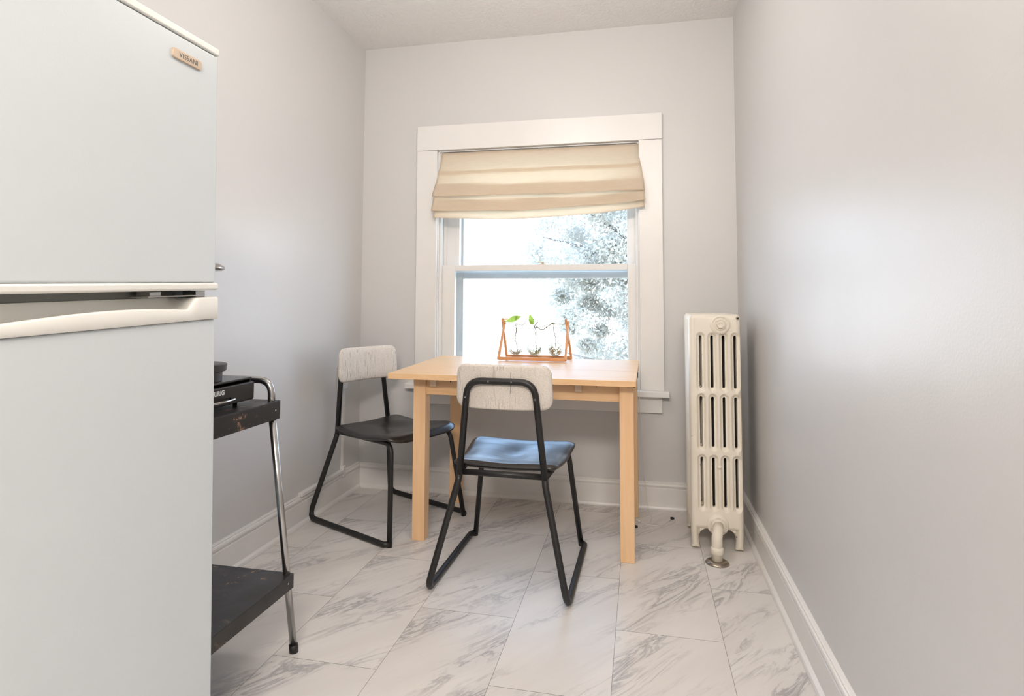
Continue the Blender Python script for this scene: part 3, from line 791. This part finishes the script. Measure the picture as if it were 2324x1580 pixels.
for sy_ in (-1, 1):
    off = -.004 if sy_ < 0 else .012
    for sx_ in (-1, 1):
        bm = newbm(); bar(bm, (sx_*hx+off, sy_*hy, .004), (sx_*(hx-.006)+(-.002 if sy_ > 0 else .008), -sy_*.009, ZT-(.0 if sy_ > 0 else .014)), .0125, .015)
        obj('frame_leg', bm, M_standy, st, bevel=.0012)
    bm = newbm(); bar(bm, (-hx+off, sy_*hy, .0085), (hx+off, sy_*hy, .0085), .014, .017); obj('base_rail', bm, M_stand, st, bevel=.0012)
tubeo('hanging_rod', [(-hx+.004, -.004, .184), (hx-.004, -.004, .185)], .0016, basic('brass_rod', (.60, .45, .22), .35, .9), st, 8)
FLX = [.966, 1.066, 1.175]
fl_r = .0395
def flask(x, zc, level, label):
    f = thing('bulb_flask', label, 'flask', (x, -.159, Zs+zc), 0, 'glass flasks in the wooden stand')
    rr = fl_r; prof = []
    for k in range(0, 15):
        a = -90+k*(62+90)/14*1.0
        prof.append((max(.0002, rr*math.cos(R(a))), rr*math.sin(R(a))))
    prof += [(.0150, rr*.93+.006), (.0136, .052), (.0132, .126), (.0142, .130)]
    bm = newbm(); lathe(bm, prof, seg=36); g = obj('glass_bulb', bm, M_flask, f, smooth=True)
    wl = [(p[0]*.965, p[1]*.965) for p in prof if p[1] < level]
    rl = math.sqrt(max(1e-6, rr*rr-level*level))*.965
    bm = newbm(); lathe(bm, wl+[(rl, level), (rl*.5, level-.0008), (.0003, level-.001)], seg=36); obj('water', bm, M_water, f, smooth=True)
    return f
flz = [.0610, .0590, .0590]
flask(FLX[0], flz[0], -.004, 'left bulb flask in the wooden stand, with the least water')
flask(FLX[1], flz[1], .025, 'middle bulb flask in the wooden stand, with pale green roots')
flask(FLX[2], flz[2], .025, 'right bulb flask in the wooden stand, with golden brown roots')
def leafm(bm, base, tip, width, curl, side):
    base, tip = Vector(base), Vector(tip); ax = tip-base; L = ax.length; ax.normalize()
    sd = (Vector(side)-ax*Vector(side).dot(ax)).normalized(); up = ax.cross(sd)
    n = 12; rows = []
    for i in range(n+1):
        s = i/n; wd = width*(math.sin(math.pi*min(1, s**.75))**.8)*(1-.35*s)+.0002
        c = base+ax*L*s+up*curl*L*math.sin(math.pi*s)
        rows.append([bm.verts.new(c+sd*wd*k+up*abs(k)*wd*.25) for k in (-1, -.5, 0, .5, 1)])
    for A, B in zip(rows, rows[1:]):
        for k in range(4): bm.faces.new((A[k], A[k+1], B[k+1], B[k]))
def wig(pts, n=5, amp=.0015):
    out = []
    for a, b in zip(pts, pts[1:]):
        for k in range(n):
            p = Vector(a).lerp(Vector(b), k/n); out.append(p+Vector([random.uniform(-amp, amp) for _ in range(3)]))
    out.append(Vector(pts[-1])); return out
def roots(bm, c, r, n, zlo, zhi, rt):
    for k in range(n):
        a = random.uniform(0, 6.28); b = random.uniform(.6, 2.4)*random.choice((-1, 1)); z = random.uniform(zlo, zhi); pts = []
        for i in range(14):
            t = i/13; zz = z+(zlo-z)*t*random.uniform(.3, 1)+.003*math.sin(5*t+k); q = math.sqrt(max(0, r*r-zz*zz))*.9*(.35+.65*abs(math.sin(2*t+k)))
            pts.append((c[0]+q*math.cos(a+b*t), c[1]+q*math.sin(a+b*t), c[2]+zz))
        tube(bm, pts, rt*1.35, 5)
YS = -.159
def cutting(label, i, stems, nroot, zlo, zhi, rmat, leaves=(), tips=()):
    c = thing('vine_cutting', label, 'plant cutting', (FLX[i], YS, Zs+flz[i]), 0, 'vine cuttings in the flasks')
    o = (FLX[i], YS, Zs+flz[i])
    bm = newbm()
    for pts, rs_ in stems:
        tube(bm, wig([(p[0]-o[0], p[1]-o[1], p[2]-o[2]) for p in pts], 5, .0009), rs_*1.5, 7)
    obj('stem', bm, M_vine, c, smooth=True)
    bm = newbm(); roots(bm, (0, 0, 0), fl_r*.93, nroot, zlo, zhi, .0006); obj('root', bm, rmat, c, smooth=True)
    for b, t_, wd, cu_, sd in leaves:
        bm = newbm(); leafm(bm, [b[k]-o[k] for k in range(3)], [t_[k]-o[k] for k in range(3)], wd, cu_, sd); obj('leaf', bm, M_leaf, c, smooth=True)
    for b, t_, wd, cu_, sd in tips:
        bm = newbm(); leafm(bm, [b[k]-o[k] for k in range(3)], [t_[k]-o[k] for k in range(3)], wd, cu_, sd); obj('dry_leaf_tip', bm, M_leafdry, c, smooth=True)
    return c
Z = lambda h: Zs+h
x0, x1, x2 = FLX
M_rg = basic('pale_green_root', (.42, .42, .22), .7, var=.25, scale=90); M_ry = basic('golden_root', (.48, .29, .10), .7, var=.3, scale=90)
cutting('vine cutting in the left flask with a broad green leaf', 0,
        [([(x0+.012, YS, Z(.035)), (x0+.006, YS, Z(.075)), (x0-.003, YS, Z(.11)), (x0+.004, YS, Z(.165)), (x0+.001, YS, Z(.187))], .0013),
         ([(x0-.004, YS, Z(.06)), (x0-.006, YS, Z(.10)), (x0+.002, YS, Z(.15)), (x0-.002, YS, Z(.18))], .0011),
         ([(x0+.009, YS, Z(.065)), (x0+.004, YS, Z(.12)), (x0+.006, YS, Z(.17))], .0009),
         ([(x0, YS, Z(.183)), (x0+.018, YS, Z(.180)), (x0+.034, YS, Z(.176)), (x0+.045, YS, Z(.182)), (x0+.052, YS, Z(.200)), (x0+.058, YS, Z(.216))], .0012),
         ([(x0+.034, YS, Z(.177)), (x0+.032, YS, Z(.20)), (x0+.022, YS, Z(.222))], .0009)],
        40, -.036, -.006, M_root,
        leaves=(((x0+.012, YS, Z(.223)), (x0-.056, YS-.012, Z(.196)), .019, .10, (0, .35, .9)), ((x0-.004, YS+.004, Z(.206)), (x0+.030, YS, Z(.224)), .014, .1, (0, .3, .9))),
        tips=(((x0-.040, YS-.005, Z(.214)), (x0-.074, YS-.01, Z(.202)), .006, .15, (0, .3, .9)),))
cutting('vine cutting in the middle flask with an upright yellow-green leaf', 1,
        [([(x1+.008, YS, Z(.040)), (x1+.011, YS, Z(.065)), (x1+.004, YS, Z(.10)), (x1+.006, YS, Z(.13)), (x1-.010, YS, Z(.165))], .0011),
         ([(x1+.006, YS, Z(.125)), (x1+.008, YS, Z(.15)), (x1-.004, YS, Z(.170)), (x1+.012, YS, Z(.19)), (x1+.02, YS, Z(.197))], .0016),
         ([(x1-.004, YS, Z(.172)), (x1+.012, YS, Z(.163)), (x1+.006, YS, Z(.178))], .0015)],
        44, -.036, .020, M_rg,
        leaves=(((x1-.006, YS, Z(.180)), (x1-.026, YS-.006, Z(.238)), .0155, .06, (.9, .35, .2)), ((x1-.008, YS, Z(.182)), (x1-.034, YS+.004, Z(.214)), .010, .06, (.9, .4, .2))))
cutting('vine cutting in the right flask trailing a stem toward the middle flask', 2,
        [([(x2+.004, YS, Z(.062)), (x2-.001, YS, Z(.080)), (x2+.004, YS, Z(.105)), (x2-.008, YS, Z(.15)), (x2-.008, YS, Z(.185))], .0014),
         ([(x2-.004, YS, Z(.186)), (x2-.014, YS, Z(.190)), (x2-.040, YS, Z(.172)), (x2-.062, YS, Z(.157)), (x2-.078, YS, Z(.156)), (x2-.098, YS, Z(.172))], .0018)],
        50, -.036, .022, M_ry)

# ------------------------------------------------------------------ outside
struct(bx('ground', (-14, 16, .9, 34, -3.1, -3.0), M_ground, bevel=0), 'bright ground outside the window')
def tree(label, x, y, crown, R0, trunk_r, seed, ncl, nleaf, zc):
    rnd = random.Random(seed)
    t = thing('evergreen_tree', label, 'tree', (x, y, -3.0), 0, 'trees outside the window')
    bm = newbm(); tube(bm, [(0, 0, 0), (.05, 0, 1.5), (-.05, .05, 3), (.02, 0, zc+3+R0*.5)], [trunk_r, trunk_r*.8, trunk_r*.6, trunk_r*.15], 12)
    for k in range(14):
        a = rnd.uniform(0, 6.28); zz = 3+zc+rnd.uniform(-R0, R0*.6)
        e = Vector((math.cos(a)*R0*.8, math.sin(a)*R0*.8, zz+.3)); tube(bm, [(0, 0, zz-.2), e*.5+Vector((0, 0, zz*.5-.05)), e], [trunk_r*.3, trunk_r*.18, .01], 6)
    obj('trunk', bm, M_bark, t, smooth=True)
    bm = newbm()
    for c in range(ncl):
        d = Vector((rnd.gauss(0, 1), rnd.gauss(0, 1), rnd.gauss(0, 1))).normalized()*R0*(rnd.random()**.45)
        cc = Vector(crown)+Vector((d.x, d.y, d.z*1.1)); cs = rnd.uniform(.07, .17)
        for _ in range(nleaf):
            p = cc+Vector((rnd.gauss(0, cs), rnd.gauss(0, cs), rnd.gauss(0, cs*.8)))
            a = Vector((rnd.gauss(0, 1), rnd.gauss(0, 1), rnd.gauss(0, 1))).normalized(); b = a.orthogonal().normalized(); s = rnd.uniform(.018, .038)
            v = [bm.verts.new(p+a*s*1.3), bm.verts.new(p+b*s*.6+a.cross(b)*s*.2), bm.verts.new(p-a*s*1.3), bm.verts.new(p-b*s*.6+a.cross(b)*s*.2)]
            bm.faces.new((v[0], v[1], v[3])); bm.faces.new((v[1], v[2], v[3]))
    o = obj('foliage', bm, M_foliage, t)
    return t
tree('pale leafy evergreen outside, filling the right of the window', 1.55, 6.6, (0, 0, 4.45), 1.9, .16, 3, 170, 330, 1.45)
tree('smaller pale evergreen farther off, low at the right window edge', 2.3, 11.0, (0, 0, 3.5), 1.7, .10, 11, 60, 260, .5)
